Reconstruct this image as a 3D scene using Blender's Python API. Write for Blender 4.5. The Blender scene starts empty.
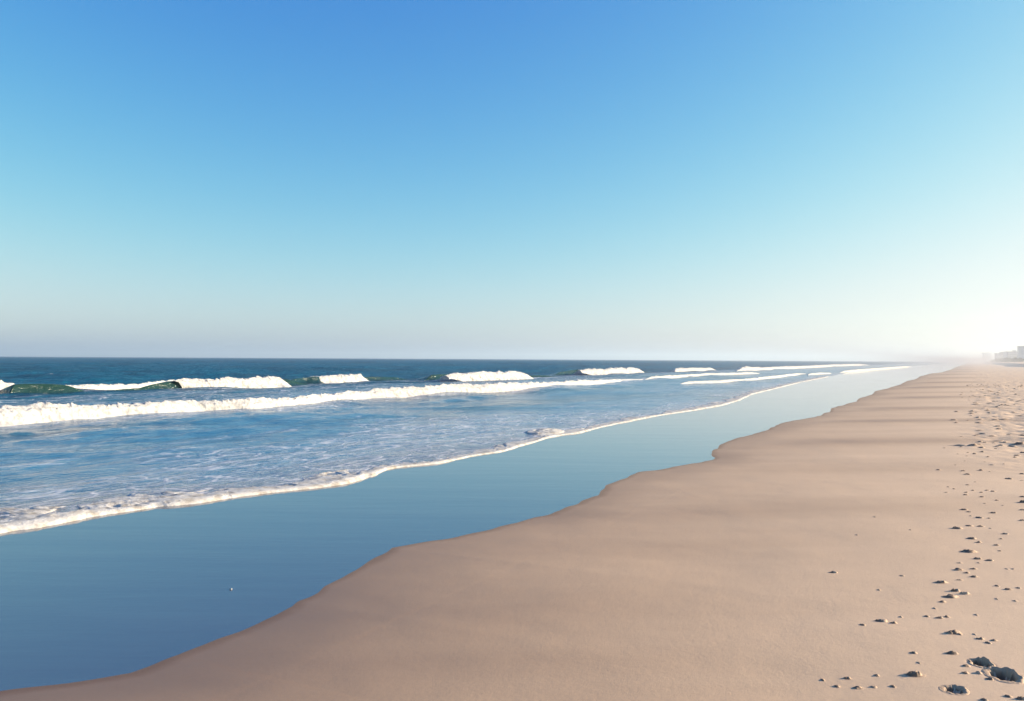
import bpy, math, random
import numpy as np
from mathutils import Matrix, Vector

# ------------------------------------------------------------------ scene, camera
sc = bpy.context.scene
COL = sc.collection
W, H, F = 1024, 701, 796.0
CAMZ = 1.7
PITCH = math.atan(8.4 / F)
ROLL = 0.0057
cam_d = bpy.data.cameras.new('camera')
cam_d.sensor_width = 36.0
cam_d.lens = 36.0 * F / W
cam_d.clip_start = 0.05
cam_d.clip_end = 30000
cam = bpy.data.objects.new('camera', cam_d)
COL.objects.link(cam)
CAMR = Matrix.Rotation(math.pi / 2 + PITCH, 3, 'X') @ Matrix.Rotation(ROLL, 3, 'Z')
cam.matrix_world = Matrix.Translation((0, 0, CAMZ)) @ CAMR.to_4x4()
sc.camera = cam

A = math.radians(30.0)                       # the beach runs 30 degrees to the right of the view
S = np.array([math.sin(A), math.cos(A)])     # along the shore, away
T = np.array([-math.cos(A), math.sin(A)])    # out to sea


def st2xy(s, t):
    return s * S[0] + t * T[0], s * S[1] + t * T[1]


def xy2st(x, y):
    return x * S[0] + y * S[1], x * T[0] + y * T[1]


def ray(u, v):
    d = CAMR @ Vector(((u - W / 2) / F, -(v - H / 2) / F, -1.0))
    return d


def ground_at(u, v, z=0.0):
    d = ray(u, v)
    k = (z - CAMZ) / d.z
    return d.x * k, d.y * k


# ------------------------------------------------------------------ numpy noise
def _h(ix, iy, seed):
    n = (ix.astype(np.int64) * 374761393 + iy.astype(np.int64) * 668265263 + seed * 2147483) & 0xffffffff
    n = ((n ^ (n >> 13)) * 1274126177) & 0xffffffff
    n = n ^ (n >> 16)
    return (n & 0xffff) / 65535.0


def vnoise(x, y, seed=0):
    x = np.asarray(x, float); y = np.asarray(y, float)
    ix = np.floor(x); iy = np.floor(y)
    fx = x - ix; fy = y - iy
    fx = fx * fx * fx * (fx * (fx * 6 - 15) + 10); fy = fy * fy * fy * (fy * (fy * 6 - 15) + 10)
    a = _h(ix, iy, seed); b = _h(ix + 1, iy, seed); c = _h(ix, iy + 1, seed); d = _h(ix + 1, iy + 1, seed)
    return (a + (b - a) * fx) * (1 - fy) + (c + (d - c) * fx) * fy


def fbm(x, y, seed=0, octv=4, gain=0.5):
    x = np.asarray(x, float); y = np.asarray(y, float)
    r = 0; amp = 1; tot = 0
    for i in range(octv):
        r = r + amp * vnoise(x * 2 ** i + 17.3 * i, y * 2 ** i - 9.1 * i, seed + i * 31)
        tot += amp; amp *= gain
    return r / tot


def sstep(a, b, x):
    k = np.clip((x - a) / (b - a), 0, 1)
    return k * k * (3 - 2 * k)


# ------------------------------------------------------------------ mesh helpers
def grid_mesh(name, X, Y, Z, attrs=None, mat=None, parent=None, smooth=True, flip=False):
    n, m = X.shape
    me = bpy.data.meshes.new(name)
    co = np.stack([X, Y, Z], -1).reshape(-1, 3).astype(np.float32)
    i = np.arange(n * m).reshape(n, m)
    q = np.stack([i[:-1, :-1], i[1:, :-1], i[1:, 1:], i[:-1, 1:]], -1).reshape(-1, 4)
    if flip:
        q = q[:, ::-1]
    me.vertices.add(len(co)); me.vertices.foreach_set('co', co.ravel())
    me.loops.add(q.size); me.loops.foreach_set('vertex_index', q.ravel().astype(np.int32))
    me.polygons.add(len(q))
    me.polygons.foreach_set('loop_start', np.arange(0, q.size, 4, dtype=np.int32))
    me.polygons.foreach_set('loop_total', np.full(len(q), 4, dtype=np.int32))
    me.update(calc_edges=True)
    me.polygons.foreach_set('use_smooth', np.full(len(q), smooth))
    for k, a in (attrs or {}).items():
        at = me.attributes.new(k, 'FLOAT', 'POINT')
        at.data.foreach_set('value', np.asarray(a, np.float32).ravel())
    o = bpy.data.objects.new(name, me)
    COL.objects.link(o)
    if mat: me.materials.append(mat)
    if parent: o.parent = parent
    return o


def soup(name, verts, faces, mat, parent=None, smooth=False, loc=None):
    me = bpy.data.meshes.new(name)
    me.from_pydata([tuple(v) for v in verts], [], [tuple(f) for f in faces])
    me.update()
    if smooth:
        for p in me.polygons: p.use_smooth = True
    me.materials.append(mat)
    o = bpy.data.objects.new(name, me)
    COL.objects.link(o)
    if parent: o.parent = parent
    if loc: o.location = loc
    return o


def box(vs, fs, x0, x1, y0, y1, z0, z1):
    b = len(vs)
    vs += [(x0, y0, z0), (x1, y0, z0), (x1, y1, z0), (x0, y1, z0), (x0, y0, z1), (x1, y0, z1), (x1, y1, z1), (x0, y1, z1)]
    fs += [tuple(b + k for k in f) for f in ((0, 3, 2, 1), (4, 5, 6, 7), (0, 1, 5, 4), (1, 2, 6, 5), (2, 3, 7, 6), (3, 0, 4, 7))]


def tag(o, label=None, cat=None, group=None, kind=None):
    if label: o['label'] = label
    if cat: o['category'] = cat
    if group: o['group'] = group
    if kind: o['kind'] = kind
    return o


def empty(name, loc, rz=0.0):
    o = bpy.data.objects.new(name, None); COL.objects.link(o)
    o.location = loc; o.rotation_euler = (0, 0, rz)
    return o


# ------------------------------------------------------------------ node helper
class NT:
    def __init__(s, name):
        s.m = bpy.data.materials.new(name); s.m.use_nodes = True
        s.t = s.m.node_tree; s.t.nodes.clear()
        s.out = s.t.nodes.new('ShaderNodeOutputMaterial')

    def n(s, typ, ins=None, **kw):
        nd = s.t.nodes.new(typ)
        for k, v in kw.items(): setattr(nd, k, v)
        for k, v in (ins or {}).items():
            if isinstance(v, bpy.types.NodeSocket): s.t.links.new(v, nd.inputs[k])
            else: nd.inputs[k].default_value = v
        return nd

    def math(s, op, a, b=0.0, c=None, clamp=False):
        nd = s.t.nodes.new('ShaderNodeMath'); nd.operation = op; nd.use_clamp = clamp
        for i, v in enumerate((a, b) if c is None else (a, b, c)):
            if isinstance(v, bpy.types.NodeSocket): s.t.links.new(v, nd.inputs[i])
            else: nd.inputs[i].default_value = v
        return nd.outputs[0]

    def mix(s, f, a, b):
        nd = s.t.nodes.new('ShaderNodeMix'); nd.data_type = 'RGBA'
        for i, v in ((0, f), (6, a), (7, b)):
            if isinstance(v, bpy.types.NodeSocket): s.t.links.new(v, nd.inputs[i])
            else: nd.inputs[i].default_value = v if i == 0 else (*v, 1)
        return nd.outputs[2]

    def rng(s, v, a, b, c=0.0, d=1.0, smooth=True):
        nd = s.n('ShaderNodeMapRange', {0: v, 1: a, 2: b, 3: c, 4: d})
        nd.interpolation_type = 'SMOOTHSTEP' if smooth else 'LINEAR'
        return nd.outputs[0]

    def attr(s, name): return s.n('ShaderNodeAttribute', attribute_name=name).outputs['Fac']

    def pos(s, scale=(1, 1, 1), rot=0.0):
        g = s.n('ShaderNodeNewGeometry')
        mp = s.n('ShaderNodeMapping', {0: g.outputs['Position']}, vector_type='TEXTURE' if False else 'POINT')
        # rotate world xy into shore axes (x along shore, y out to sea), then scale
        r = s.n('ShaderNodeVectorRotate', {'Vector': g.outputs['Position'], 'Angle': rot}, rotation_type='Z_AXIS')
        mp = s.n('ShaderNodeMapping', {0: r.outputs[0]})
        mp.inputs['Scale'].default_value = scale
        return mp.outputs[0]

    def noise(s, vec, scale, detail=4, rough=0.55, dist=0.0):
        return s.n('ShaderNodeTexNoise', {'Vector': vec, 'Scale': scale, 'Detail': detail, 'Roughness': rough, 'Distortion': dist}).outputs[0]

    def done(s, sh, disp=None):
        s.t.links.new(sh, s.out.inputs['Surface'])
        return s.m


SHORE_ROT = -(math.pi / 2 - A)     # brings the along-shore direction onto +X


# ------------------------------------------------------------------ shore curves from the place's plan
EDGE_PX = [(0, 691), (60, 683.5), (130, 673), (180, 656), (230, 633), (290, 606), (296, 600), (330, 583), (385, 552), (392, 548), (450, 538), (520, 523),
           (560, 511), (580, 503), (600, 495.5), (605, 487), (620, 480), (634, 472.5), (660, 469), (686, 464.7), (711, 459.7), (713, 452), (720, 444.5), (739, 437.5), (759, 432.5),
           (779, 424.5), (793, 420.5), (816, 417), (829, 412), (831, 408.5), (838, 406.3), (857, 401.4), (858, 398.8), (873, 394.2), (875, 391.4), (888, 388.3),
           (900, 384.6), (906, 381.3), (916, 379), (920, 376.4), (931, 373.4)]
FRONT_PX = [(0, 533), (40, 528), (60, 523.5), (100, 516), (160, 507), (200, 503), (240, 497), (280, 492), (320, 488), (350, 483.5),
            (375, 476), (386, 470), (400, 467.5), (440, 463.5), (480, 455), (500, 452.5), (520, 447), (550, 437.5), (565, 435),
            (580, 433), (600, 427.5), (630, 421.5), (650, 417.5), (665, 414.6), (685, 412), (710, 407.7), (725, 405), (742, 399.5), (752, 394.5), (775, 388.8), (800, 382.5), (830, 376.5)]


def curve(px, pre, post):
    st = [xy2st(*ground_at(u, v)) for u, v in px]
    st = sorted(st)
    st = pre + st + post
    a = np.array(st)
    a = a[np.argsort(a[:, 0])]
    return a


E = curve(EDGE_PX, [(-3000, 5.6), (-200, 5.5), (-40, 4.9), (-15, 5.6), (-6, 4.2), (-2, 4.75), (1.0, 4.5)], [(140, 4.0), (200, 3.7), (300, 4.1), (500, 3.8), (6000, 4)])
FR = curve(FRONT_PX, [(-3000, 9), (-40, 9.2), (-12, 8.0), (-4, 8.7)], [(150, 17), (300, 19), (6000, 20)])


def t_edge(s): return np.interp(s, E[:, 0], E[:, 1]) + 0.08 * (vnoise(s * 1.1, s * 0 + 3.1, 5) - .5) + 0.05 * (vnoise(s * 4, s * 0, 6) - .5)
_fs = np.concatenate([np.arange(-60, 12, .1), np.arange(12, 200, .4)])
_ft = np.interp(_fs, FR[:, 0], FR[:, 1])
_kp = np.pad(_ft, 6, mode='edge'); _kw = np.hanning(15)[1:-1]
FTS = np.convolve(_kp, _kw / _kw.sum(), 'valid')
def t_front(s): return np.interp(s, _fs, FTS)


# cusp bands that run across the beach (distance ahead in metres, strength)
BANDS = [(9.0, .35, .9), (12.2, .35, .9), (16.3, .9, 1.0), (21.8, 1.0, 1.1), (27.6, 1.0, 1.3), (36.2, 1.0, 1.8), (42, .5, 1.3), (50, 1.0, 2.2), (61, 1, 2.5),
         (78, .8, 4), (98, .9, 5), (125, .8, 6), (160, .8, 8), (210, .8, 12), (290, .8, 16)]


def bands(x, y):
    r = 0
    yy = y + 0.35 * (vnoise(x * .12, y * .02, 77) - .5) * np.clip(y / 12, .5, 6) + 0.02 * x
    for c, a, w in BANDS:
        d = (yy - c) / w
        r = r + a * np.exp(-d * d * np.where(d > 0, 1.2, 3.0))
    return r


def sand_z(s, t):
    s = np.asarray(s, float); t = np.asarray(t, float)
    d = t_edge(s) - t
    land = 0.035 * 5.5 * (1 - np.exp(-np.clip(d, 0, None) / 5.5))
    z = np.where(d > 0, land, 0.030 * d)
    x, y = st2xy(s, t)
    k = sstep(0.1, 2.0, d)
    z = z + k * 0.020 * bands(x, y) * np.clip(y / 20, .3, 4)
    z = z + k * 0.03 * (fbm(s * .25, t * .3, 41, 3) - .5) + 0.007 * (fbm(s * 1.7, t * 1.7, 42, 2) - .5) * sstep(0, .5, np.abs(d))
    # churned dry sand higher up the beach
    ch = sstep(.6, -.8, t) * sstep(10, 22, s)
    z = z + ch * 0.085 * (fbm(s * 2.6, t * 2.6, 43, 3) - .5)
    # low dune scarp behind the beach, far along
    far = sstep(120, 190, s)
    tt = t + 5 * (vnoise(s * .02, s * 0, 8) - .5)
    z = z + far * (1.0 * sstep(-12.0, -14.5, tt) + 0.5 * sstep(-16, -40, tt)) + far * sstep(-14, -22, tt) * .5 * (fbm(s * .1, t * .15, 11, 3) - .3)
    z = np.maximum(z, -2.5)
    return z


def on_sand(u, v):
    z = 0.1
    for _ in range(6):
        x, y = ground_at(u, v, z)
        s, t = xy2st(x, y)
        z = float(sand_z(np.array([s]), np.array([t]))[0])
    return x, y, z


# ------------------------------------------------------------------ marks in the sand (u, v, width in px, sort)
# sort: l lump, j jagged clod, p print (hollow with a rim)
MARKS = [
 (938.5,582.5,17,'l'),(953,591,13,'j'),(947,597,20,'l'),(963,594,13,'c'),(941,602,10,'l'),(957,570,14,'l'),(972,569,9,'l'),(965,573,8,'l'),(972.5,577,12,'l'),(958,580,10,'s'),
 (996,586,6,'l'),(1007,589.5,10,'l'),(1017,588,5,'l'),(1014,601,7,'s'),(938,618,11,'l'),(946,617,7,'j'),(926,616.5,6,'l'),(975.5,615,4,'s'),(1006,569,4,'s'),(1012,569,4,'s'),
 (950,633,20,'j'),(959,634.5,5,'l'),(974,634.5,3,'s'),(978.5,639,10,'l'),(987,643,7,'l'),(993,640.5,9,'l'),(949,653.5,16,'j'),(969.5,662,8,'j'),(965,666,9,'l'),(964,673,8,'l'),
 (981,663.5,17,'P'),(1003,675.5,25,'P'),(1014,678.5,11,'c'),(978,673.5,8,'c'),(988,679,10,'l'),(954,690,20,'p'),(1007,696.5,9,'l'),(1019,699,14,'j'),(983,700,8,'j'),
 (822,680,5,'l'),(846,678.5,10,'l'),(836,686.5,7,'l'),(856,688,13,'l'),(872,687,9,'s'),(876,675.5,6,'l'),(892,686.5,6,'l'),(911,675,24,'j'),(912,653,9,'l'),(918,663,4,'s'),
 (831,572.5,11,'l'),(856,535,4,'s'),(874,517,3,'s'),(901,576,7,'s'),(878,590,5,'s'),(878,621,15,'l'),(892,623,9,'l'),(861.5,625,7,'l'),(900,617,5,'s'),
 (962,509.8,11,'l'),(968,512,6,'l'),(970,516,5,'s'),(978,518,9,'l'),(988,518.3,5,'l'),(955,528.5,14,'l'),(968,526,9,'l'),(979,526.5,9,'l'),(990,528.5,3,'s'),
 (1003,534,9,'l'),(1000.5,539,6,'l'),(995.5,545.3,8,'l'),(999,551,5,'l'),(970,538.8,14,'l'),(977,542.5,9,'l'),(965,551.7,22,'l'),(976,559,12,'l'),(987,560.5,11,'l'),(958,563,8,'s'),(978,563,4,'s'),
 (991,513,10,'l'),(996,500.5,6,'l'),(984,503.5,4,'s'),(1002,505.5,3,'s'),(1021,502.5,14,'j'),(1021,510,9,'l'),(1021,520.5,10,'l'),
 (937.5,470,7,'l'),(954.5,465,4,'s'),(961.5,471,8,'l'),(965.5,474.5,10,'l'),(979,470.5,9,'l'),(989,471.5,4,'s'),(967,485,6,'l'),(974.5,482,5,'s'),(947.5,487,4,'l'),
 (953.5,489,4,'l'),(945,492.5,7,'s'),(965,492.5,6,'l'),(964.5,495,7,'l'),(972,490.5,5,'l'),(980.5,492.5,5,'l'),(986,490.5,6,'l'),(992,491.5,7,'l'),(980.5,497,7,'l'),
 (1007,479,10,'l'),(1021,474,8,'l'),(1016,455.5,8,'l'),(1022,453,10,'j'),(1013,457.5,9,'l'),(967,452.5,4,'l'),(973,454,7,'j'),(981,452,6,'j'),(987,457,6,'l'),
 (960,447,6,'l'),(957,454,5,'s'),(966,456,6,'s'),(984,462,4,'s'),(990,465,8,'s'),(1003,464,5,'s'),(984,442.5,5,'l'),(992,443,8,'s'),(978,445,9,'s'),(1016,443.7,18,'l'),(995,448.7,4,'l'),
 (964,461,4,'s'),(1022,497,9,'l'),(1021,480.5,7,'s'),(943,448,6,'s'),(996,599,3,'s'),(934,608.5,4,'s'),(910,530,3,'s'),
]
PRINTS = []
for (u, v, w, k) in MARKS:
    if k in 'pP':
        x, y, z = on_sand(u, v)
        wm = w * y / F
        PRINTS.append((x, y, wm * .5, wm * (.46 if k == 'p' else .6), min(.036, .26 * wm) if k == 'p' else .075, k))


def dents(x, y, skip=None):
    r = 0
    for (cx, cy, a, b, dep, k) in PRINTS:
        if skip and math.hypot(cx - skip[0], cy - skip[1]) < 1e-4: continue
        q = ((x - cx) / a) ** 2 + ((y - cy) / b) ** 2
        r = r + dep * 1.25 * np.exp(-(q / .62) ** 2)
    return r


# ------------------------------------------------------------------ materials
def sand_material():
    m = NT('sand')
    d = m.attr('dist'); b = m.attr('band')
    P = m.pos((1, 1, 1), SHORE_ROT)
    g0 = m.n('ShaderNodeNewGeometry').outputs['Position']
    big = m.noise(P, .35, 4, .55)
    streakv = m.n('ShaderNodeMapping', {0: g0}); streakv.inputs['Scale'].default_value = (.10, .9, 1)
    streak = m.noise(streakv.outputs[0], 1.0, 5, .6)
    # moisture: 1 at the film, dries up the beach
    dn = m.math('ADD', d, m.math('MULTIPLY', m.math('SUBTRACT', big, .5), 1.6))
    wet = m.math('MULTIPLY', m.rng(dn, -0.2, 4.6, 1.0, 0.0, False), m.rng(m.attr('along'), 1.0, 11.0, 1.0, .42))
    wet = m.math('ADD', wet, m.math('MULTIPLY', m.math('SUBTRACT', streak, .5), .42))
    wet = m.math('ADD', wet, m.math('MULTIPLY', b, .42), clamp=True)  # moist cusp bands, with the shade of their relief put into the colour
    col = m.mix(wet, (.595, .425, .272), (.208, .119, .064))
    edge = m.rng(m.math('ADD', d, m.math('MULTIPLY', m.math('SUBTRACT', m.noise(P, 1.6, 4), .5), .22)), 0.0, .13, 1.0, 0.0)
    col = m.mix(m.math('MULTIPLY', edge, .42), col, (.065, .042, .035))
    col = m.mix(m.rng(dn, -.1, 1.0, .34, 0.0), col, (.13, .085, .06))
    col = m.mix(m.math('MULTIPLY', m.attr('shade_mask'), .85), col, (.095, .058, .040))  # shade of clods and footprint hollows painted into the sand colour
    grain = m.noise(P, 260, 3, .7)
    grain2 = m.noise(P, 36, 4, .65)
    gm = m.math('ADD', m.math('MULTIPLY', m.math('SUBTRACT', grain, .5), .32), m.math('MULTIPLY', m.math('SUBTRACT', grain2, .5), .08))
    gm = m.math('ADD', gm, 1.0)
    hs = m.n('ShaderNodeHueSaturation', {'Color': col, 'Value': gm})
    rough = m.rng(wet, .3, 1.0, .75, .42)
    rough = m.math('ADD', rough, m.math('MULTIPLY', edge, .2))
    bh = m.math('ADD', m.math('MULTIPLY', grain, .0012), m.math('MULTIPLY', grain2, .0020))
    bh = m.math('ADD', bh, m.math('MULTIPLY', m.noise(P, 5, 4, .5), .004))
    bstr = m.rng(wet, .2, 1.0, .8, .35)
    bump = m.n('ShaderNodeBump', {'Strength': bstr, 'Distance': 1.0, 'Height': bh})
    p = m.n('ShaderNodeBsdfPrincipled', {'Base Color': hs.outputs[0], 'Roughness': rough, 'Normal': bump.outputs[0], 'Specular IOR Level': .35})
    return m.done(p.outputs[0])


def film_material():
    m = NT('wet_sand_film')
    P = m.pos((1, 1, 1), SHORE_ROT)
    g0 = m.n('ShaderNodeNewGeometry').outputs['Position']
    mv = m.n('ShaderNodeMapping', {0: g0}); mv.inputs['Scale'].default_value = (.25, 1.5, 1)
    st = m.noise(mv.outputs[0], 1.2, 5, .6)
    fine = m.noise(P, 9, 3, .5)
    col = m.mix(st, (.050, .064, .090), (.066, .080, .108))
    bh = m.math('ADD', m.math('MULTIPLY', st, .006), m.math('MULTIPLY', fine, .0006))
    bump = m.n('ShaderNodeBump', {'Strength': .6, 'Distance': 1.0, 'Height': bh})
    rough = m.rng(st, .35, .7, .03, .09)
    p = m.n('ShaderNodeBsdfPrincipled', {'Base Color': col, 'Roughness': rough, 'Normal': bump.outputs[0], 'IOR': 2.0})
    return m.done(p.outputs[0])


def sea_material():
    m = NT('sea_water')
    lace = m.attr('lace'); shal = m.attr('shallow'); out = m.attr('outer')
    P = m.pos((.55, 1, 1), SHORE_ROT)
    P1 = m.pos((1, 1, 1), SHORE_ROT)
    n1 = m.noise(P, 1.1, 6, .62, .3)
    n2 = m.noise(P, 4.5, 4, .6, .2)
    n3 = m.noise(m.pos((.3, 1, 1), SHORE_ROT), .16, 4, .6)
    col = m.mix(shal, (.001, .074, .125), (.030, .125, .215))
    col = m.mix(m.math('MULTIPLY', m.rng(n3, .45, .62), .75), col, (.003, .034, .060))
    thin = m.rng(m.attr('behind'), 0.0, 2.2, 1.0, 0.0)
    col = m.mix(m.math('MULTIPLY', thin, .7), col, (.19, .15, .15))
    # lacy foam left by the broken waves
    wv = m.pos((.45, 1.25, 1), SHORE_ROT)
    warp = m.n('ShaderNodeTexNoise', {'Vector': wv, 'Scale': 1.3, 'Detail': 4})
    wp = m.n('ShaderNodeVectorMath', {0: warp.outputs['Color'], 1: (.9, .9, 0)}, operation='MULTIPLY')
    wa = m.n('ShaderNodeVectorMath', {0: wv, 1: wp.outputs[0]}, operation='ADD')
    vor = m.n('ShaderNodeTexVoronoi', {'Vector': wa.outputs[0], 'Scale': 1.9}, feature='DISTANCE_TO_EDGE').outputs['Distance']
    vor2 = m.n('ShaderNodeTexVoronoi', {'Vector': wa.outputs[0], 'Scale': 6.0}, feature='DISTANCE_TO_EDGE').outputs['Distance']
    web = m.math('MAXIMUM', m.rng(vor, 0.0, .085, 1.0, 0.0), m.math('MULTIPLY', m.rng(vor2, 0.0, .13, 1.0, 0.0), .45))
    patch = m.noise(wv, .55, 5, .65)
    bd = m.noise(wv, 7, 3, .6)
    thr = m.math('SUBTRACT', 1.02, lace)
    foam = m.math('MULTIPLY', web, m.rng(m.math('SUBTRACT', patch, m.math('MULTIPLY', thr, .62)), .0, .16))
    solid = m.rng(m.math('SUBTRACT', m.math('ADD', m.math('MULTIPLY', patch, .7), m.math('MULTIPLY', bd, .3)), m.math('SUBTRACT', 1.05, m.math('MULTIPLY', lace, .62))), 0, .10)
    foam = m.math('MAXIMUM', foam, solid)
    foam = m.math('MULTIPLY', foam, m.rng(lace, 0.02, .25), clamp=True)
    foam = m.math('MULTIPLY', foam, m.rng(bd, .25, .7, .15, .7))
    bh = m.math('ADD', m.math('MULTIPLY', n1, m.rng(out, 0, 1, .14, .60)), m.math('MULTIPLY', n2, m.rng(out, 0, 1, .028, .08)))
    bh = m.math('ADD', bh, m.math('MULTIPLY', foam, .01))
    bump = m.n('ShaderNodeBump', {'Strength': 1.0, 'Distance': 1.0, 'Height': bh})
    rough = m.rng(out, 0, 1, .10, .30)
    # broken-up water: facets never reach the mirror limit of a flat sheet
    dif = m.n('ShaderNodeBsdfDiffuse', {'Color': col, 'Normal': bump.outputs[0]})
    glo = m.n('ShaderNodeBsdfGlossy', {'Color': (.95, .97, 1, 1), 'Roughness': rough, 'Normal': bump.outputs[0]})
    fr = m.n('ShaderNodeFresnel', {'IOR': 1.33, 'Normal': bump.outputs[0]}).outputs[0]
    fr = m.math('MULTIPLY', fr, m.rng(out, 0, 1, .95, .55))
    fr = m.math('MINIMUM', fr, m.rng(out, 0, 1, .62, .22))
    w = m.n('ShaderNodeMixShader', {0: fr, 1: dif.outputs[0], 2: glo.outputs[0]})
    fo = m.n('ShaderNodeBsdfDiffuse', {'Color': (.66, .66, .68, 1), 'Normal': bump.outputs[0]})
    sh = m.n('ShaderNodeMixShader', {0: foam, 1: w.outputs[0], 2: fo.outputs[0]})
    return m.done(sh.outputs[0])


def foam_material(name='foam', thin=False):
    m = NT(name)
    P = m.pos((1, 1, 1), 0)
    n1 = m.noise(P, 7, 6, .7); n2 = m.noise(P, 40, 4, .7)
    k = m.rng(n1, .3, .62)
    col = m.mix(k, (.40, .39, .35) if not thin else (.40, .35, .27), (.74, .72, .66))
    bump = m.n('ShaderNodeBump', {'Strength': .8, 'Distance': 1.0, 'Height': m.math('ADD', m.math('MULTIPLY', n1, .06 if not thin else .03), m.math('MULTIPLY', n2, .01))})
    p = m.n('ShaderNodeBsdfPrincipled', {'Base Color': col, 'Roughness': .7, 'Normal': bump.outputs[0], 'Specular IOR Level': .3})
    tr = m.n('ShaderNodeBsdfTranslucent', {'Color': (.85, .87, .85, 1)})
    mx = m.n('ShaderNodeMixShader', {0: .25, 1: p.outputs[0], 2: tr.outputs[0]})
    return m.done(mx.outputs[0])


def face_material():
    m = NT('wave_face_water')
    P = m.pos((.6, 1.2, 1), SHORE_ROT)
    n = m.noise(P, 2.2, 5, .6)
    h = m.attr('rise')
    col = m.mix(h, (.006, .028, .040), m.mix(m.attr('green'), (.005, .030, .040), (.012, .036, .020)))
    col = m.mix(m.math('MULTIPLY', n, .5), col, (.02, .05, .05))
    fm = m.math('MULTIPLY', m.rng(m.noise(P, 5, 5, .75), .60, .72), m.attr('flecks'))
    bump = m.n('ShaderNodeBump', {'Strength': .7, 'Distance': 1.0, 'Height': m.math('MULTIPLY', n, .22)})
    col = m.mix(fm, col, (.75, .75, .70))
    p = m.n('ShaderNodeBsdfPrincipled', {'Base Color': col, 'Roughness': m.math('ADD', .14, m.math('MULTIPLY', fm, .6)), 'IOR': 1.25, 'Normal': bump.outputs[0]})
    return m.done(p.outputs[0])


def simple(name, c, rough=.8, var=.12, scale=1.5):
    m = NT(name)
    g = m.n('ShaderNodeNewGeometry').outputs['Position']
    n = m.noise(g, scale, 4, .6)
    col = m.mix(n, tuple(v * (1 - var) for v in c), tuple(min(1, v * (1 + var)) for v in c))
    p = m.n('ShaderNodeBsdfPrincipled', {'Base Color': col, 'Roughness': rough})
    return m.done(p.outputs[0])


M_SAND = sand_material(); M_FILM = film_material(); M_SEA = sea_material()
M_FOAM = foam_material('white_foam'); M_FOAM2 = foam_material('sandy_foam', True); M_FACE = face_material()


# ------------------------------------------------------------------ sand: one sheet to the horizon
def axis(parts):
    out = []
    for a, b, d0, g in parts:       # from a to b, starting step d0, growing by g per metre
        x = a; sg = 1 if b > a else -1
        while (b - x) * sg > 0:
            out.append(x); x += sg * (d0 + g * abs(x - a))
    out.append(parts[-1][1])
    return np.array(out)


s_ax = np.concatenate([axis([(2.4, -3000, .06, .08)])[::-1][:-1], axis([(2.4, 3.0, .05, 0), (3.0, 8.5, .016, 0), (8.5, 6000, .018, .007)])])
t_neg = axis([(2.2, -2.2, .018, .0), (-2.2, -4000, .025, .03)])[::-1][:-1]
t_pos = axis([(2.2, 3.2, .05, 0), (3.2, 5.6, .03, 0), (5.6, 90, .1, .1)])
t_ax = np.concatenate([t_neg, t_pos])
SS, TT = np.meshgrid(s_ax, t_ax, indexing='ij')
XX, YY = st2xy(SS, TT)
ZZ = sand_z(SS, TT) - dents(XX, YY)
dist = t_edge(SS) - TT
bnd = bands(XX, YY) * sstep(.2, 2.5, dist) * sstep(-2.0, .5, TT)
tag(grid_mesh('sand', XX, YY, ZZ, {'dist': dist, 'band': bnd, 'along': SS}, M_SAND, flip=False), kind='structure')

# wet film of water lying on the lower sand
s2 = axis([(-60, 3, .4, 0), (3, 30, .12, 0.01), (30, 6000, .5, .05)])
v2 = np.linspace(0, 1, 24)
SS, VV = np.meshgrid(s2, v2, indexing='ij')
t0 = t_edge(SS) - .35; t1 = t_front(SS) + 1.2
TT = t0 + (t1 - t0) * VV
XX, YY = st2xy(SS, TT)
tag(grid_mesh('water_film', XX, YY, XX * 0, None, M_FILM), kind='structure')

# ------------------------------------------------------------------ sea
rng = np.random.RandomState(4)
def chop(s, t, step):
    z = 0
    for i in range(46):
        L = 0.35 * 1.13 ** i * 1.0
        if L > 60: break
        th = math.pi / 2 + rng.normal(0, .75)        # travelling mostly toward the shore
        k = 2 * math.pi / L
        amp = 0.0065 * L ** .85 / (1 + (L / 16) ** 1.2)
        ph = rng.uniform(0, 6.28)
        w = sstep(2.2, 4.5, L / np.maximum(step, 1e-3))
        z = z + amp * w * np.sin(k * (s * math.cos(th) + t * math.sin(th)) + ph)
    return z


s3 = np.concatenate([axis([(3, -120, .10, .05)])[::-1][:-1], axis([(3, 6000, .06, .0065)])])
q3 = axis([(0, 2500, .05, .0065)])
SS, QQ = np.meshgrid(s3, q3, indexing='ij')
TT = t_front(SS) * np.exp(-QQ / 25) + 8.5 * (1 - np.exp(-QQ / 25)) + QQ
step = .06 + .0065 * np.maximum(np.abs(SS - 3), QQ)
XX, YY = st2xy(SS, TT)
ramp = sstep(0, 9, QQ)
ch = chop(SS, TT, step)
zz = .012 + .05 * sstep(0, 6, QQ) + ch * (.10 + .5 * ramp + .4 * sstep(22, 30, QQ))
zz = np.maximum(zz, .006 + .02 * sstep(0, 1, QQ))
# gentle swells offshore
sw = .22 * sstep(30, 45, QQ) * np.sin((TT + 2.0 * np.sin(SS * .03)) * 2 * np.pi / 17.0) * sstep(400, 120, QQ)
zz = zz + sw
inner = sstep(17, 13, QQ)
zz = zz - .035 * np.exp(-(QQ / .10) ** 2)
lace = .34 * np.exp(-(QQ / 7.5) ** 2) * (.55 + .9 * fbm(SS * .12, TT * .25, 61, 3) - .2) + .38 * np.exp(-QQ / .8)
def blob(u, v, r, a):
    s, t = xy2st(*ground_at(u, v))
    return a * np.exp(-(((SS - s) / (r * 1.6)) ** 2 + ((TT - t) / r) ** 2))
lace = lace + blob(250, 463, 1.6, .30) + blob(150, 490, 1.3, .25) + blob(440, 428, 2.0, .28) + blob(350, 448, 1.5, .15) + blob(130, 412, 3, .1) + blob(480, 424, 2, .2) + blob(60, 500, 1.2, .25)
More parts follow.
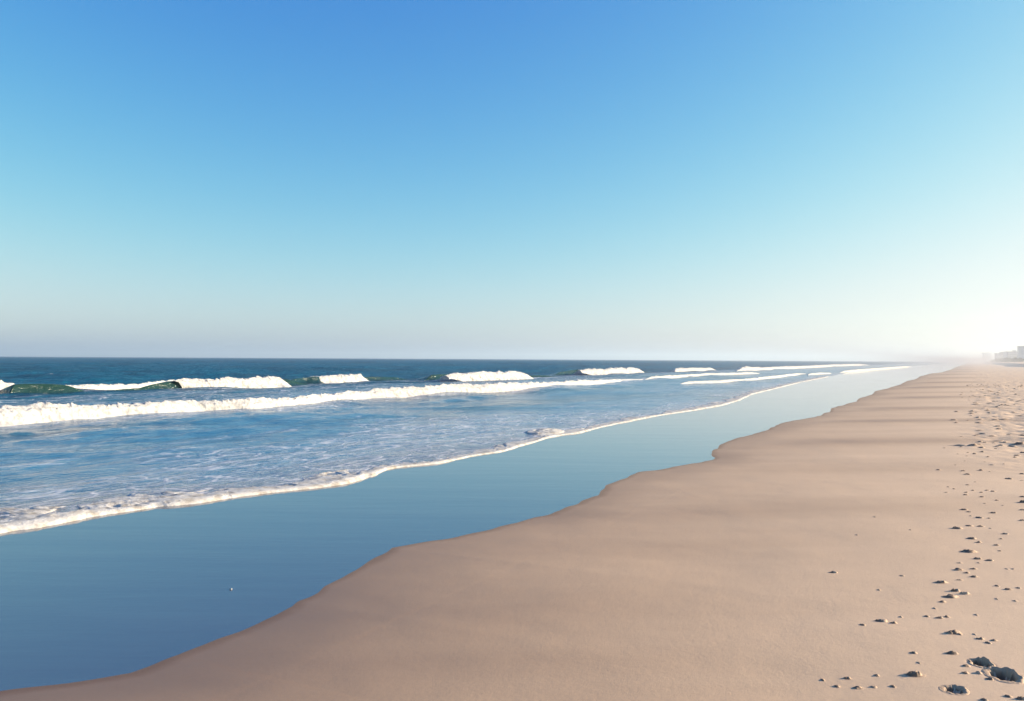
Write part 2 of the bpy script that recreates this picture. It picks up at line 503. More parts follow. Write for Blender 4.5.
lace = lace + (.34 * np.exp(-((QQ - 19) / 4.0) ** 2)) + .30 * np.exp(-((QQ - 22) / 2.0) ** 2)
TOES = [([(-60, 429), (0, 425.3), (50, 422.4), (100, 419.2), (150, 415.8), (200, 412.3), (250, 410.4), (290, 407.3), (330, 402.8), (370, 399.7), (400, 398.2), (430, 396.6), (460, 394.4),
          (500, 392.6), (530, 390.6), (560, 388), (600, 384.3), (645, 379.4)], .95, 1.3),
        ([(58, 394), (100, 392.2), (190, 390), (240, 388.3), (290, 386.5), (370, 381.6), (449, 381.4), (534, 378.6), (582, 375.4), (646, 373.3)], .70, 1.8)]
for px_, a_, w_ in TOES:
    c_ = np.array(sorted(xy2st(*ground_at(u, v)) for u, v in px_))
    tt_ = np.interp(SS, c_[:, 0], c_[:, 1]); inr = sstep(c_[0, 0] - 1, c_[0, 0], SS) * sstep(c_[-1, 0] + 4, c_[-1, 0], SS)
    dd_ = TT - tt_ + .3
    lace = lace + a_ * inr * np.where(dd_ < 0, np.exp(-(dd_ / w_) ** 2), np.exp(-(dd_ / (w_ * 2.6)) ** 2))
lace = lace * sstep(1500, 100, SS)
shal = sstep(26, 4, QQ)
outer = sstep(12, 30, QQ)
sea = grid_mesh('sea', XX, YY, zz, {'lace': np.clip(lace, 0, 1), 'shallow': shal, 'outer': outer, 'behind': QQ}, M_SEA)
tag(sea, kind='structure')


# ------------------------------------------------------------------ breaking waves
def resample(a, ds_px):
    a = np.array(a, float)
    n = max(8, int((a[-1, 0] - a[0, 0]) / ds_px))
    u = np.linspace(a[0, 0], a[-1, 0], n)
    return [u] + [np.interp(u, a[:, 0], a[:, k]) for k in range(1, a.shape[1])]


def smooth1(a, k):
    k = max(1, min(int(k), len(a) // 4))
    if k < 2: return a
    ker = np.hanning(k + 2)[1:-1]; ker /= ker.sum()
    p = np.pad(a, (k, k), mode='edge')
    return np.convolve(p, ker, 'same')[k:-k]


def wave_frame(nodes, ds, back=.05, sm=9):
    """nodes: (u, v at the toe, v at the crest). Returns plan points, seaward normals and heights in metres."""
    u, vb, vt = resample(nodes, ds)
    P = np.array([ground_at(a, b, .05) for a, b in zip(u, vb)])
    X = smooth1(P[:, 0], sm); Y = smooth1(P[:, 1], sm)
    h = []
    for a, b, y in zip(u, vt, Y):
        d = ray(a, b)
        k = (y + 1.2) / d.y
        h.append(max(.04, CAMZ + d.z * k - .05))
    h = smooth1(np.array(h), sm)
    return u, X, Y, h


def foam_roll(name, nodes, ds, parent=None, mat=None, seed=0, width=2.6, rough=.16, lead=.0, nv=34, hscale=1.0, taper=.09, z0=.03, sm=9, scale=1.0, cut=0.0, cutlen=.30):
    u, X, Y, h = wave_frame(nodes, ds, sm=sm)
    h = h * hscale
    n = len(u)
    e = np.linspace(0, 1, n)
    end = (1.0 if cut else sstep(0, taper, e) ** .6) * sstep(1, 1 - taper, e) ** .6
    h = h * (.15 + .85 * end)
    v = np.linspace(0, 1, nv) ** 1.25
    # profile: steep tumbling front, round top, long back
    px_ = np.interp(v, [0, .10, .22, .38, .55, .8, 1], [0.0, -.04, .22, .62, 1.15, 1.9, 2.6]) * (width / 2.6)
    pz_ = np.interp(v, [0, .10, .22, .38, .55, .8, 1], [-.15, .34, .80, 1.0, .86, .35, -.12])
    U, V = np.meshgrid(np.arange(n), v, indexing='ij')
    cu = (cut * sstep(cutlen, 0.0, e))[:, None]
    V = cu + (1 - cu) * V
    XP = [0, .10, .22, .38, .55, .8, 1]
    px_ = np.interp(V, XP, [-.42, -.10, .18, .62, 1.15, 1.9, 2.6]) * (width / 2.6)
    pz_ = np.interp(V, XP, [-.12, .26, .74, 1.0, .86, .35, -.12])
    arc = np.concatenate([[0], np.cumsum(np.hypot(np.diff(X), np.diff(Y)))])
    AR = arc[:, None] * scale
    hh = h[:, None]
    big = fbm(AR / 1.1 + seed * 7, V * 4.5, 90 + seed, 4, .55) - .5
    med = fbm(AR * 3.2, V * 6, 120 + seed, 4, .65) - .5
    edge = 1 + .5 * (fbm(AR * .9, AR * 0 + seed, 150 + seed, 4, .6) - .5)
    off = px_ * hh * edge + (.9 * med + .5 * big) * hh * .5 * sstep(0, .22, V) + lead * 0
    z = pz_ * hh * (1 + .5 * big) + rough * hh * 2.2 * med * np.sin(np.pi * np.clip(V, 0, 1)) ** .5
    spray = np.clip(fbm(AR * 5.0, V * 9, 170 + seed, 3, .7) - .62, 0, 1) * .7 * hh * np.exp(-((V - .38) / .16) ** 2)
    z = z + spray
    rag = (fbm(AR * .8, V * 3 + 3, 160 + seed, 4, .6) - .5) * np.minimum(1.5, 1.5 * hh) * sstep(.22, 0, V)
    off = off + rag
    XX = X[:, None] + T[0] * off; YY = Y[:, None] + T[1] * off
    o = grid_mesh(name, XX, YY, z + z0, None, mat or M_FOAM, parent, flip=False)
    return o


def face_sheet(name, nodes, ds, parent, seed=0, back=6.0, front=1.1, nv=30, flecks=None, hs=1.0, green=.35):
    u, X, Y, h = wave_frame(nodes, ds, sm=4)
    n = len(u); h = h * hs
    e = np.linspace(0, 1, n)
    h = h * (.02 + .98 * sstep(0, .10, e) * sstep(1, .90, e))
    v = np.linspace(0, 1, nv)
    px_ = np.interp(v, [0, .12, .25, .38, .5, .58, .7, .85, 1], [-1.0, -.35, .05, .30, .48, .66, 1.4, 2.9, 5.0])
    pz_ = np.interp(v, [0, .12, .25, .38, .5, .58, .7, .85, 1], [-.12, .06, .30, .66, .95, 1.0, .82, .38, -.15])
    hh = h[:, None]
    arc = np.concatenate([[0], np.cumsum(np.hypot(np.diff(X), np.diff(Y)))])
    w = fbm(arc[:, None] * .6, v[None, :] * 3, 200 + seed, 3) - .5
    off = px_[None, :] * hh + w * .25 * hh
    z = pz_[None, :] * hh + .14 * w * hh
    XX = X[:, None] + T[0] * off; YY = Y[:, None] + T[1] * off
    fl = np.repeat((flecks(u) if flecks else u * 0 + .25)[:, None], nv, 1)
    return grid_mesh(name, XX, YY, z + .03, {'rise': np.repeat(pz_[None, :], n, 0).clip(0, 1), 'flecks': fl, 'green': np.full(fl.shape, green)}, M_FACE, parent, flip=False)


def wave(label, group, foams, face=None, cat='wave', name='breaking_wave', **kw):
    mid = foams[0][len(foams[0]) // 2]
    x, y = ground_at(mid[0], mid[1])
    r = empty(name, (x, y, 0))
    inv = Matrix.Translation((-x, -y, 0))
    ch = []
    if face: ch.append(face_sheet('wave_face', face, kw.get('dsf', 1.5), r, seed=kw.get('seed', 0), flecks=kw.get('flecks'), green=kw.get('green', .3)))
    for i, f in enumerate(foams):
        ch.append(foam_roll('foam_crest', f, kw.get('ds', .5), r, seed=kw.get('seed', 0) + i * 3, rough=kw.get('rough', .16), width=kw.get('width', 2.6), sm=kw.get('sm', 9), cut=kw['cuts'][i] if 'cuts' in kw else kw.get('cut', 0.0), cutlen=kw['cutlens'][i] if 'cutlens' in kw else .18))
    for c in ch: c.matrix_parent_inverse = inv
    tag(r, label, cat, group)
    return r


G1 = 'waves breaking along the outer bar'
# long outer wave at the left: white end, green wall, low foam, curl, high white crest
wave('long breaking wave at far left with a green wall between stretches of foam', G1,
     [[(-60, 396.5, 382.5), (-20, 395, 381.5), (8, 394, 381), (17, 393.6, 381.6), (24, 393.3, 385.5)],
      [(56, 394, 388), (64, 393.8, 384.6), (80, 393, 383.4), (100, 392.2, 383.4), (130, 390.6, 383), (150, 388, 381.5), (165, 385.8, 380), (178, 383.5, 379), (186, 382, 379)],
      [(178, 390.4, 379), (184, 390.2, 378.8), (190, 390, 378.5), (215, 389.2, 378), (240, 388.3, 377.2), (265, 387.4, 376.5), (280, 386.9, 375.5), (288, 386.6, 376.5), (292, 386.5, 380)]],
     face=[(-70, 400.3, 398.5), (9, 397.3, 395.5), (16, 397, 383), (22, 396.7, 382), (60, 395.3, 382.7), (72, 394.8, 384.5), (88, 394, 390), (140, 391.8, 387), (154, 391.2, 383.5), (172, 390.4, 380),
           (184, 390.1, 379.6), (192, 389.6, 384), (282, 386, 382), (288, 385.8, 376.5), (300, 385.3, 377), (318, 384.5, 382)],
     ds=.4, seed=1, green=1.0, cuts=(0, .1, .28), cutlens=(.3, .3, .07), flecks=lambda u: .15 + .5 * np.exp(-((u - 110) / 45) ** 2) + .6 * np.exp(-((u - 8) / 8) ** 2))
wave('short white breaker just right of the long left wave, on a blue shoulder', G1,
     [[(298, 383.6, 379.5), (312, 383.3, 376.5), (330, 382.8, 374.7), (352, 382.2, 373.7), (362, 381.9, 374), (370.5, 381.6, 378)]],
     face=[(284, 384.5, 381), (296, 384, 378), (306, 383.5, 376.8), (320, 383.2, 375.8), (334, 382, 378), (366, 381, 376.5), (376, 380.7, 376), (410, 379.5, 377)], ds=.35, seed=2, cut=.15)
wave('white breaker near the centre of the photo with a small green lip at its left', G1,
     [[(449, 381.4, 375), (462, 381, 372.8), (480, 380.4, 372), (500, 379.8, 371.5), (522, 379, 371), (534, 378.6, 374.5)]],
     face=[(422, 380.5, 377.5), (436, 380.2, 374), (452, 379.6, 373.2), (470, 380.4, 372.8), (480, 379, 375), (530, 377.5, 375), (560, 376.6, 375)], ds=.35, seed=3, green=.8, cut=.15)
wave('white breaker right of centre, fuller and closer to the horizon than the middle one', G1,
     [[(582, 375.4, 370), (590, 375.1, 368.8), (605, 374.7, 368.3), (625, 374, 367.6), (640, 373.5, 367.8), (646, 373.3, 370.5)]],
     face=[(553, 375.4, 372.5), (578, 374.6, 369.3), (597, 374.6, 368.9), (604, 374, 371), (640, 372.5, 371), (655, 372.1, 371)], ds=.3, seed=4, green=.5, cut=.15)
wave('small distant breaker between the fuller white one and the long far foam', G1,
     [[(675, 371.8, 368.7), (685, 371.5, 367.8), (700, 371.1, 367.5), (712, 370.7, 367.6), (717, 370.5, 369.3)]], ds=.3, seed=5, sm=5)
wave('farthest line of white breakers running into the bright haze', G1,
     [[(737, 371.2, 367.6), (745, 370.8, 366.4), (762, 370.2, 367.2), (785, 369.2, 366.2), (810, 367.9, 365.6), (835, 366.6, 364.4), (850, 366, 364), (870, 365.2, 363.6)]],
     ds=.25, seed=6, sm=5)
tag(foam_roll('whitecap', [(44, 376.2, 374.2), (52, 376.4, 373.2), (61, 376.0, 374)], .3, seed=7, width=3), 'tiny crest of foam on the dark swell behind the green wave wall', 'whitecap', 'small whitecaps offshore')
tag(foam_roll('whitecap', [(14, 381, 379), (17, 381.0, 377.4), (20, 380.8, 379)], .2, seed=8, width=3, sm=2), 'speck of spray leaping behind the left end of the long wave', 'whitecap', 'small whitecaps offshore')

G2 = 'lines of broken white water rolling in'
wave('long thick band of white water stretching from the left edge past the middle', G2,
     [[(-60, 429, 406), (0, 425.3, 403), (50, 422.4, 402.5), (100, 419.2, 402), (150, 415.8, 400), (200, 412.3, 397.8), (250, 410.4, 397), (290, 407.3, 395.5),
       (330, 402.8, 392), (370, 399.7, 388.8), (400, 398.2, 386.4), (430, 396.6, 385), (460, 394.4, 383.5), (500, 392.6, 382.4), (530, 390.6, 382),
       (560, 388, 381), (600, 384.3, 378.5), (625, 381, 377), (645, 379.3, 376.3)]],
     ds=.35, seed=10, name='white_water', cat='white water')
wave('thin line of white water continuing the long band toward the far breakers', G2,
     [[(645, 379.6, 376.6), (665, 378.6, 375.4), (690, 377, 373.8), (710, 375.2, 373), (740, 374.2, 372.2), (760, 373.4, 371.6)]], ds=.3, seed=11, name='white_water', cat='white water', sm=5)
wave('nearer thin line of white water ending above the tip of the swash', G2,
     [[(679, 384.2, 381.8), (690, 383.6, 380.8), (720, 382.4, 379.8), (750, 380.4, 378), (775, 377.8, 375.6), (795, 375.2, 373.2), (806, 373.6, 372)]], ds=.3, seed=12, name='white_water', cat='white water', sm=5)
wave('far patch of white water beside the distant wet sand', G2,
     [[(808, 375.0, 373.6), (816, 374.5, 372.7), (824, 374, 372.4), (832, 373.5, 372.6)]], ds=.2, seed=13, name='white_water', cat='white water', sm=2)
wave('farthest line of white water where the surf meets the hazy beach', G2,
     [[(840, 372.6, 371.4), (850, 371.8, 370.2), (858, 371.2, 369.3), (875, 369.6, 368.2), (895, 367.9, 366.7), (912, 366.6, 365.7)]], ds=.2, seed=14, name='white_water', cat='white water', sm=4)

# ------------------------------------------------------------------ foam along the leading edge of the swash
def swash_foam():
    top = [(-40, 512), (0, 507), (40, 503), (68, 497), (100, 499), (130, 496), (165, 493), (200, 487), (240, 487), (280, 483), (320, 479.5), (350, 473.5), (375, 465.5),
           (400, 463), (440, 460), (480, 452.5), (520, 444), (560, 433.8), (600, 425.7), (650, 416.3), (700, 408.5), (742, 398.6), (752, 393.8), (775, 388.4), (800, 382.2), (830, 376.3)]
    base = [(-40, 540)] + FRONT_PX
    b = np.array(base, float); tp = np.array(top, float)
    u = np.arange(-40, 830, .45)
    vb = np.interp(u, b[:, 0], b[:, 1]); vt = np.interp(u, tp[:, 0], tp[:, 1])
    P = np.array([ground_at(a, c) for a, c in zip(u, vb)])
    X = smooth1(P[:, 0], 16); Y = smooth1(P[:, 1], 16)
    dz = np.array([ground_at(a, c)[1] for a, c in zip(u, vt)]) - P[:, 1]
    wd = smooth1(np.clip(dz, .1, np.interp(u, [0, 540, 600, 830], [2.2, 1.0, .45, .9])), 15)
    arc = np.concatenate([[0], np.cumsum(np.hypot(np.diff(X), np.diff(Y)))])
    v = np.linspace(0, 1, 40)
    AR, V = np.meshgrid(arc, v, indexing='ij')
    wd = wd[:, None]
    wd = wd * (.62 + .85 * fbm(AR * .55, AR * 0, 311, 4, .6))
    hh = (.012 + .045 * np.clip(wd / 1.3, 0, 1))
    big = fbm(AR * 1.1, V * wd * 1.6, 301, 4, .6) - .5
    med = fbm(AR * 5, V * wd * 5, 302, 4, .65) - .5
    wob = .16 * wd * (fbm(AR * 1.3, AR * 0, 303, 4, .6) - .5)
    off = V * wd * (1 + .5 * big * sstep(0, .3, V)) * .95 + wob + .03 * med * sstep(0, .25, V)
    prof = np.interp(v, [0, .04, .12, .3, .7, 1], [-.6, .5, .9, .8, .7, .1])[None, :]
    z = hh * prof * (1 + 1.1 * big * sstep(0, .2, V)) + hh * .65 * med * sstep(.03, .25, V) * sstep(1, .7, V)
    # holes where the water shows between the bubbles, more toward the back
    hole = fbm(AR * 2.4, V * wd * 3.4, 305, 4, .6)
    z = z - .25 * hh * 4 * np.clip(hole - (.70 - .28 * V), 0, 1) * 3.5
    XX = X[:, None] + T[0] * off; YY = Y[:, None] + T[1] * off
    o = grid_mesh('swash_foam', XX, YY, z + .0, None, M_FOAM2)
    tag(o, 'cream line of bubbly foam edging the shallow water, widest at the lower left', 'foam')


swash_foam()
ux_, uy_ = ground_at(545, 430.5, .05)
a_ = np.linspace(-1, 1, 90); AX, AY = np.meshgrid(a_, a_, indexing='ij')
DX = AX * np.sqrt(1 - AY ** 2 / 2); DY = AY * np.sqrt(1 - AX ** 2 / 2); R_ = np.hypot(DX, DY)
wob_ = .5 * (fbm(DX * 2.2, DY * 2.2, 801, 4, .6) - .5)
h_ = sstep(1.0, .2, R_ + wob_) * (.012 + .055 * fbm(DX * 5, DY * 5, 802, 5, .6)) - .03 * sstep(.8, 1.0, R_)
o = grid_mesh('foam_pile', DX * .46, DY * .75, h_, None, M_FOAM2)
o.location = (ux_, uy_ - .12, .045); o.rotation_euler = (0, 0, -.35)
tag(o, 'small heap of foam piled just behind the swash edge near the middle', 'foam')

for u_, v_, lab in ((231, 589.5, 'single white fleck of foam on the dark mirror of wet sand'),):
    x_, y_ = ground_at(u_, v_, .002)
    a_ = np.linspace(0, 2 * np.pi, 25)[:-1]; r_ = .010 * (1 + .5 * np.sin(a_ * 3 + u_) * .6)
    k_ = 3.2 if u_ < 100 else 1.0
    vs = [(0, 0, .009)] + [(r * math.cos(t) * k_, r * math.sin(t) * .7, .001) for t, r in zip(a_, r_)] + [(r * math.cos(t) * k_ * .6, r * math.sin(t) * .42, .008) for t, r in zip(a_, r_)]
    fs = [(0, 25 + i, 25 + (i + 1) % 24) for i in range(24)] + [(1 + i, 1 + (i + 1) % 24, 25 + (i + 1) % 24, 25 + i) for i in range(24)]
    tag(soup('foam_fleck', vs, fs, M_FOAM, smooth=True, loc=(x_, y_, .001)), lab, 'foam')

# ------------------------------------------------------------------ clods and footprints on the sand
rnd = random.Random(9)
def heightfield(name, x, y, rx, ry, fn, n=26, mat=None, shade_fn=None):
    a = np.linspace(-1, 1, n)
    AX, AY = np.meshgrid(a, a, indexing='ij')
    # square grid mapped to a disc so that the rim is round
    DX = AX * np.sqrt(1 - AY ** 2 / 2); DY = AY * np.sqrt(1 - AX ** 2 / 2)
    lx = DX * rx; ly = DY * ry
    gx = x + lx; gy = y + ly
    s, t = xy2st(gx, gy)
    g = sand_z(s, t)
    z = fn(DX, DY, lx, ly) - 1.35 * dents(gx, gy, (x, y))
    if shade_fn is None: shade_mask = np.clip(-z / .02, 0, 1)
    else: shade_mask = shade_fn(DX, DY)
    z0 = float(sand_z(*[np.array([q]) for q in xy2st(x, y)])[0])
    R = np.hypot(DX, DY)
    ed = t_edge(s) - t
    bn = bands(gx, gy) * sstep(.2, 2.5, ed) * sstep(-2.0, .5, t)
    o = grid_mesh(name, lx, ly, g - z0 + z - .004 * sstep(.86, 1.0, R) - .003 * (R > .95), {'dist': ed, 'band': bn, 'along': s, 'shade_mask': shade_mask}, mat or M_SAND)
    o.location = (x, y, z0)
    return o


def lump_fn(kind, rad, hgt, seed):
    r = random.Random(seed)
    k = {'l': 3, 'j': 7, 'c': 6, 's': 2}[kind]
    peaks = [(r.uniform(-.45, .45), r.uniform(-.4, .4), r.uniform(.18, .36) if kind != 'j' else r.uniform(.12, .24), r.uniform(.5, 1.0)) for _ in range(k)]
    peaks.append((r.uniform(-.05, .2), r.uniform(-.1, .1), .42, .8))
    def f(dx, dy, lx, ly):
        h = 0
        for px_, py_, w, a in peaks:
            q = ((dx - px_) ** 2 + (dy - py_) ** 2) / w ** 2
            h = np.maximum(h, a * np.clip(1 - q * .55, 0, 1) ** .8)
        nz = fbm(dx * 4 + seed, dy * 4, seed, 4, .6)
        h = h * (.55 + .9 * nz)
        return hgt * h * sstep(1.0, .8, np.hypot(dx, dy)) + .0005
    return f


def print_fn(dep, seed):
    def f(dx, dy, lx, ly):
        R = np.hypot(dx, dy); th = np.arctan2(dy, dx)
        wob = .16 * (vnoise(np.cos(th) * 2 + seed, np.sin(th) * 2, seed) - .5) + .10 * (vnoise(np.cos(th) * 6 + seed, np.sin(th) * 6, seed) - .5)
        q = R + wob
        bowl = -dep * (1 - sstep(.30, .62, q))
        rim = dep * (.18 if dep > .05 else .2) * np.exp(-((q - .74) / .11) ** 2) * (.55 + .9 * vnoise(np.cos(th) * 4, np.sin(th) * 4 + seed, seed + 2)) * np.clip(.35 + .9 * np.cos(th - .3), .12, 1.2)
        nz = (fbm(dx * 6, dy * 6, seed, 4, .6) - .5)
        return bowl + rim + .005 * nz * sstep(1, .75, R) + .001
    return f


def shade_side(seed, a):  # mask that paints shade on the clod's left side, away from the sun
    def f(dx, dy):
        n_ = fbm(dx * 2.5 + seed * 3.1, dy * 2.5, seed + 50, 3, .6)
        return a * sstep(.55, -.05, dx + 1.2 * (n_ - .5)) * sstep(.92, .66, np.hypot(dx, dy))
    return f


def print_shade(dx, dy):  # shade inside the hollow and over its rim, painted as darker sand
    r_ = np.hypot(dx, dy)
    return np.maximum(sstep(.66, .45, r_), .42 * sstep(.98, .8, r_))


UNIQUE = {
 (938.5,582.5): 'pointed dark clod of sand just up and left of the split cream-sided clod',
 (950,633): 'broad peaked clod with a small crumb at its right end, above the jagged pair',
 (878,621): 'thin flat clod, bigger of the pair on the smooth sand left of the tracks',
 (953,591): 'upright dark lump of the split clod, beside its cream-lit half',
 (947,597): 'low spread of crumbs lying left of the foot of the split clod',
 (963,594): 'cream-lit half of the split clod with a dark crack across its top',
 (949,653.5): 'short clod with two jagged peaks, left of the two deep footprints',
 (911,675): 'ragged row of crumbs with a violet shadow, leftmost large clod of the foreground',
 (969.5,662): 'small rounded lump at the upper left corner of the double footprint',
 (1014,678.5): 'pale crumbly heap thrown up on the right rim of the deeper footprint',
 (1019,699): 'dark clod cut by the bottom right corner of the photo',
 (983,700): 'little clod touching the bottom edge under the double footprint',
 (831,572.5): 'lone small clod far left of the others on the smooth sand',
 (965,551.7): 'longest flat streak of a clod in the middle of the trail',
 (955,528.5): 'dark oval clod, leftmost in its row halfway along the trail',
 (970,538.8): 'plump dark clod in the trail right above the longest flat streak',
 (1021,502.5): 'dark violet clod at the right edge, above two smaller ones',
 (856,688): 'peaked clod, largest of the scattered crumbs at the bottom left of the tracks',
 (1016,443.7): 'long thin dark streak of sand at the right edge, farthest of the big marks',
}
PL = {(981,663.5): 'smaller hollow of the double footprint, up and left of the deeper one',
      (1003,675.5): 'largest and deepest footprint, a dark hollow at the lower right with crumbled rims',
      (954,690): 'shallow oval footprint with a bright right rim near the bottom edge'}
for i, (u, v, w, k) in enumerate(MARKS):
    x, y, z = on_sand(u, v)
    wm = w * y / F
    if k in 'pP':
        _, _, a, b, dep, _ = [p for p in PRINTS if abs(p[0] - x) < 1e-6][0]
        o = heightfield('footprint', x, y, a * 1.55, b * 1.55, print_fn(dep, i), 56, None, print_shade)
        tag(o, PL[(u, v)], 'footprint', 'footprints in the lower right')
        continue
    rx = wm * (.50 if k != 's' else .45); ry = max(rx * .66, .022)
    hgt = {'l': .20, 'j': .29, 'c': .28, 's': .10}[k] * rx + .004
    o = heightfield('sand_clod', x + .16 * wm, y, rx, ry, lump_fn(k, rx, hgt, i + 3), 30 if w > 9 else 18, None, shade_side(i, .35 if k == 'c' else .5 if k == 's' else .95))
    lab = UNIQUE.get((u, v))
    if not lab:
        if v > 565: lab = 'small crumb of sand scattered over the nearest smooth stretch of the trail'
        elif v > 498: lab = 'small dark clod of kicked sand in the middle of the trail'
        else: lab = 'tiny dark clod of kicked sand in the far crowded part of the trail'
        g = 'loose clods of kicked-up sand'
    tag(o, lab, 'sand clod', 'loose clods of kicked-up sand')

protos = []
for k in range(5):
    o = heightfield('sand_clod', 12.0 + k, 24.0 + k, .11, .09, lump_fn('lj'[k % 2], .11, .045, 400 + k), 16, None, shade_side(k, .6))
    protos.append(o)
used = set()
cnt = 0
while cnt < 185:
    s = 17 + 48 * rnd.random() ** 1.4; t = rnd.uniform(-3.6, .45)
    x, y = st2xy(s, t)
    if x / y > .66 or (t > .1 and rnd.random() < .6): continue
    k = rnd.randrange(5)
    o = protos[k] if k not in used else protos[k].copy()
    if k in used: COL.objects.link(o)
    used.add(k)
    sc_ = rnd.uniform(.45, 1.15)
    o.location = (x, y, float(sand_z(np.array([s]), np.array([t]))[0]) + .002)
    o.scale = (sc_ * rnd.uniform(.8, 1.6), sc_, sc_ * rnd.uniform(.35, .8)); o.rotation_euler = (0, 0, rnd.uniform(-.4, .4))
    tag(o, 'faint distant clod among the churned tracks beyond the trail', 'sand clod', 'distant clods among the churned tracks')
    cnt += 1

# ------------------------------------------------------------------ hotels at the far end
M_W = [simple('pale_concrete', (.50, .51, .53)), simple('grey_render', (.44, .47, .50)), simple('beige_render', (.48, .46, .43))]
M_ROOF = simple('roof_felt', (.22, .22, .22)); M_GL = simple('window_glass', (.16, .18, .20), .25)


def hotel(u, ydist, wid, dep, top, storeys, bays, mat, label, steps=None, tower=None):
    x = (u - W / 2) / F * ydist; y = ydist
    s, t = xy2st(x, y)
    x, y = st2xy(s, t)
    z0 = float(sand_z(np.array([s]), np.array([t]))[0]) - .3
    r = empty('hotel_building', (x, y, z0), -A * .35)
    tag(r, label, 'building', 'hotel blocks behind the far beach')
    vs, fs = [], []; box(vs, fs, -wid / 2, wid / 2, 0, dep, 0, top)
    for (a, b, h) in (steps or []): box(vs, fs, a, b, .5, dep - .5, top + .002, top + h)
    soup('wall', vs, fs, mat, r)
    vs, fs = [], []; box(vs, fs, -wid / 2 - .3, wid / 2 + .3, -.3, dep + .3, top + .01, top + .55)
    rf = soup('roof', vs, fs, M_ROOF, r)
    vs, fs = [], []; box(vs, fs, wid * .1, wid * .1 + 4, dep * .4, dep * .4 + 4, top + .56, top + 2.8)
    soup('lift_house', vs, fs, mat, rf)
    vs, fs = [], []; box(vs, fs, -.9, .9, -.06, .05, 0, 1.5)
    proto = None
    for i in range(storeys):
        for j in range(bays):
            wx = -wid / 2 + wid * (j + .5) / bays; wz = top * (i + .35) / storeys
            if proto is None:
                proto = soup('window', vs, fs, M_GL, r); w_ = proto
            else:
                w_ = proto.copy(); COL.objects.link(w_); w_.parent = r
            w_.location = (wx, 0, wz)
    vs, fs = [], []
    for i in range(1, storeys): box(vs, fs, -wid / 2 + .2, wid / 2 - .2, -1.1, -.01, top * i / storeys - .1, top * i / storeys + .1)
    soup('balcony', vs, fs, mat, r)
    return r


hotel(1038, 900, 28, 18, 17.5, 6, 8, M_W[1], 'tallest grey hotel block, cut by the right edge of the photo')
hotel(1014, 1200, 18.5, 16, 15.0, 5, 6, M_W[0], 'wide pale hotel block just left of the tallest one')
hotel(1001, 1500, 12, 14, 15.5, 5, 4, M_W[2], 'narrow faint hotel block left of the wide pale one')
hotel(987.5, 3300, 28, 20, 36, 8, 6, M_W[1], 'faintest hotel tower, almost lost in haze where the beach ends')

# belt of trees and bushes at the foot of the hotels: a far-off mass
vs, fs = [], []
rb = random.Random(3)
for i in range(2600):
    yy = rb.uniform(560, 980); uu = rb.uniform(991, 1080)
    x = (uu - W / 2) / F * yy
    s, t = xy2st(x, yy)
    if t > -20: continue
    hmax = 3.2 * (0.6 + .8 * float(vnoise(np.array([s * .06]), np.array([t * .06]), 21)[0]))
    z = .8 + hmax * rb.random() ** .7
    c = Vector((x + rb.gauss(0, 1), yy + rb.gauss(0, 1), z))
    for _ in range(3):
        d1 = Vector((rb.gauss(0, 1), rb.gauss(0, 1), rb.gauss(0, 1))).normalized() * rb.uniform(.5, 1.1)
        d2 = d1.cross(Vector((rb.gauss(0, 1), rb.gauss(0, 1), rb.gauss(0, 1)))).normalized() * rb.uniform(.4, .8)
        b = len(vs); vs += [c - d1, c + d2, c + d1, c - d2]; fs.append((b, b + 1, b + 2, b + 3))
tag(soup('far_tree_belt', vs, fs, simple('far_foliage', (.06, .08, .045), .9, .5, .3)), 'low dark belt of trees at the foot of the hotels', 'trees', kind='stuff')

# ------------------------------------------------------------------ haze
vs, fs = [], []
HZ = 0.00030
box(vs, fs, -7000, 9000, -4500, 9500, -4.0, 60)
hm = bpy.data.materials.new('haze'); hm.use_nodes = True
nt = hm.node_tree; nt.nodes.clear()
o_ = nt.nodes.new('ShaderNodeOutputMaterial'); pv = nt.nodes.new('ShaderNodeVolumePrincipled')
pv.inputs['Color'].default_value = (.68, .80, .87, 1); pv.inputs['Density'].default_value = HZ; pv.inputs['Anisotropy'].default_value = .42
nt.links.new(pv.outputs[0], o_.inputs['Volume'])
tag(soup('haze', vs, fs, hm), 'thin pale sea haze over the whole beach', 'haze', kind='stuff')

# spray hanging over the far surf and the beach beside it
P8 = [st2xy(a, b) for a, b in ((65, -12), (2600, -12), (2600, 34), (65, 34))]
vs = [(x, y, z) for z in (-1.5, 5.0) for x, y in P8]
fs = [(0, 3, 2, 1), (4, 5, 6, 7), (0, 1, 5, 4), (1, 2, 6, 5), (2, 3, 7, 6), (3, 0, 4, 7)]
hm2 = hm.copy(); hm2.name = 'sea_spray'
hm2.node_tree.nodes['Principled Volume'].inputs['Density'].default_value = .0027
hm2.node_tree.nodes['Principled Volume'].inputs['Color'].default_value = (.56, .57, .60, 1)
hm2.node_tree.nodes['Principled Volume'].inputs['Anisotropy'].default_value = .0
tag(soup('sea_mist', vs, fs, hm2), 'low bright mist of spray over the far surf and beach', 'mist', kind='stuff')

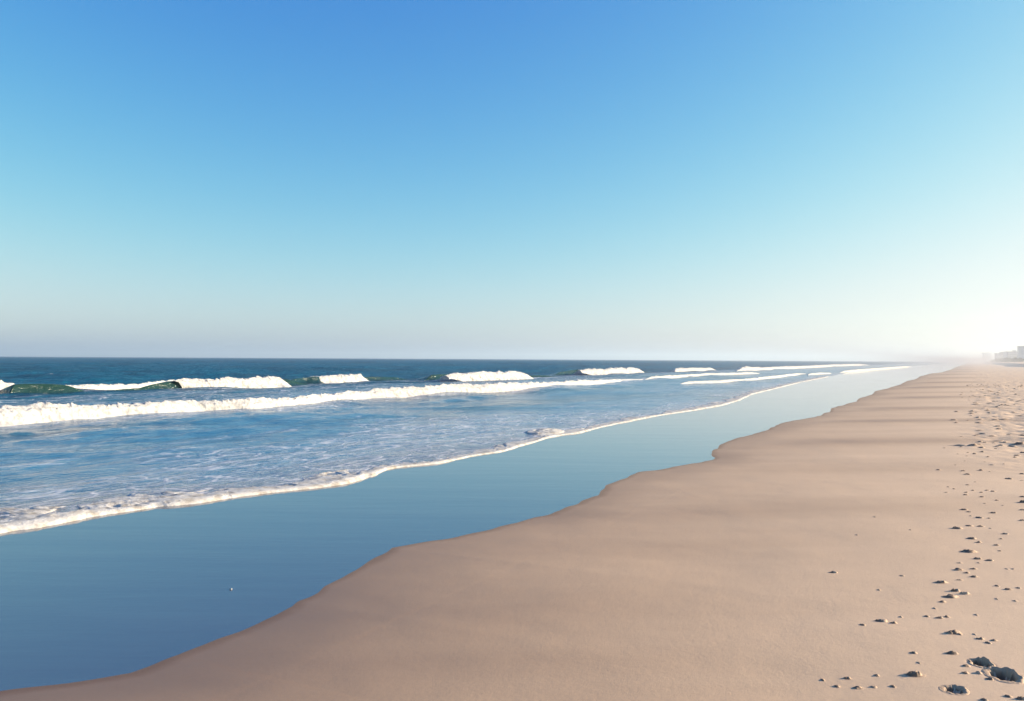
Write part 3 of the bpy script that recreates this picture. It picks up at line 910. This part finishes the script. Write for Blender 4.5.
# ------------------------------------------------------------------ light
SKYC = [(.275, .75, 2.2, .88), (.325, 1.25, 1.75, .925), (.30, 1.46, .9, .96)]
SUN_EL = math.radians(15.0); SUN_AZ = math.radians(83.0)       # azimuth to the right of the view direction (+Y)
sd = Vector((math.sin(SUN_AZ) * math.cos(SUN_EL), math.cos(SUN_AZ) * math.cos(SUN_EL), math.sin(SUN_EL)))
sl = bpy.data.lights.new('sun', 'SUN'); sl.energy = 5.0; sl.angle = math.radians(.53); sl.color = (1.0, .83, .62)
so = bpy.data.objects.new('sun', sl); COL.objects.link(so)
so.rotation_euler = sd.to_track_quat('Z', 'Y').to_euler(); so.location = (30, 5, 30)
w = bpy.data.worlds.new('World'); sc.world = w; w.use_nodes = True
nt = w.node_tree
bg = nt.nodes['Background']
sky = nt.nodes.new('ShaderNodeTexSky'); sky.sky_type = 'NISHITA'; sky.sun_disc = False
sky.sun_elevation = SUN_EL; sky.sun_rotation = SUN_AZ
sky.altitude = 0; sky.air_density = 1.0; sky.dust_density = 1.0; sky.ozone_density = 2.0
EXPO = 1.4
# colour response of the sky, per channel: 1 - exp(-a * (c / c0) ** p)
sep = nt.nodes.new('ShaderNodeSeparateColor'); comb = nt.nodes.new('ShaderNodeCombineColor')
nt.links.new(sky.outputs[0], sep.inputs[0])
def mth(op, a, b):
    nd = nt.nodes.new('ShaderNodeMath'); nd.operation = op
    for i_, v_ in enumerate((a, b)):
        if isinstance(v_, bpy.types.NodeSocket): nt.links.new(v_, nd.inputs[i_])
        else: nd.inputs[i_].default_value = v_
    return nd.outputs[0]
for i_, (c0, a_, p_, cap_) in enumerate(SKYC):
    q = mth('POWER', mth('DIVIDE', sep.outputs[i_], c0 * 10), p_)
    q = mth('SUBTRACT', 1.0, mth('EXPONENT', mth('MULTIPLY', q, -a_), 0.0))
    nt.links.new(mth('MULTIPLY', q, cap_ * 10 / 2 ** EXPO), comb.inputs[i_])
nt.links.new(comb.outputs[0], bg.inputs[0])
bg.inputs[1].default_value = .1

sc.view_settings.view_transform = 'Standard'; sc.view_settings.look = 'None'
sc.view_settings.exposure = EXPO; sc.view_settings.gamma = 1.0
sc.view_settings.use_curve_mapping = False
sc.cycles.use_denoising = True
sc.cycles.max_bounces = 6; sc.cycles.volume_bounces = 1
sc.cycles.caustics_reflective = False; sc.cycles.caustics_refractive = False
sc.cycles.sample_clamp_indirect = 8
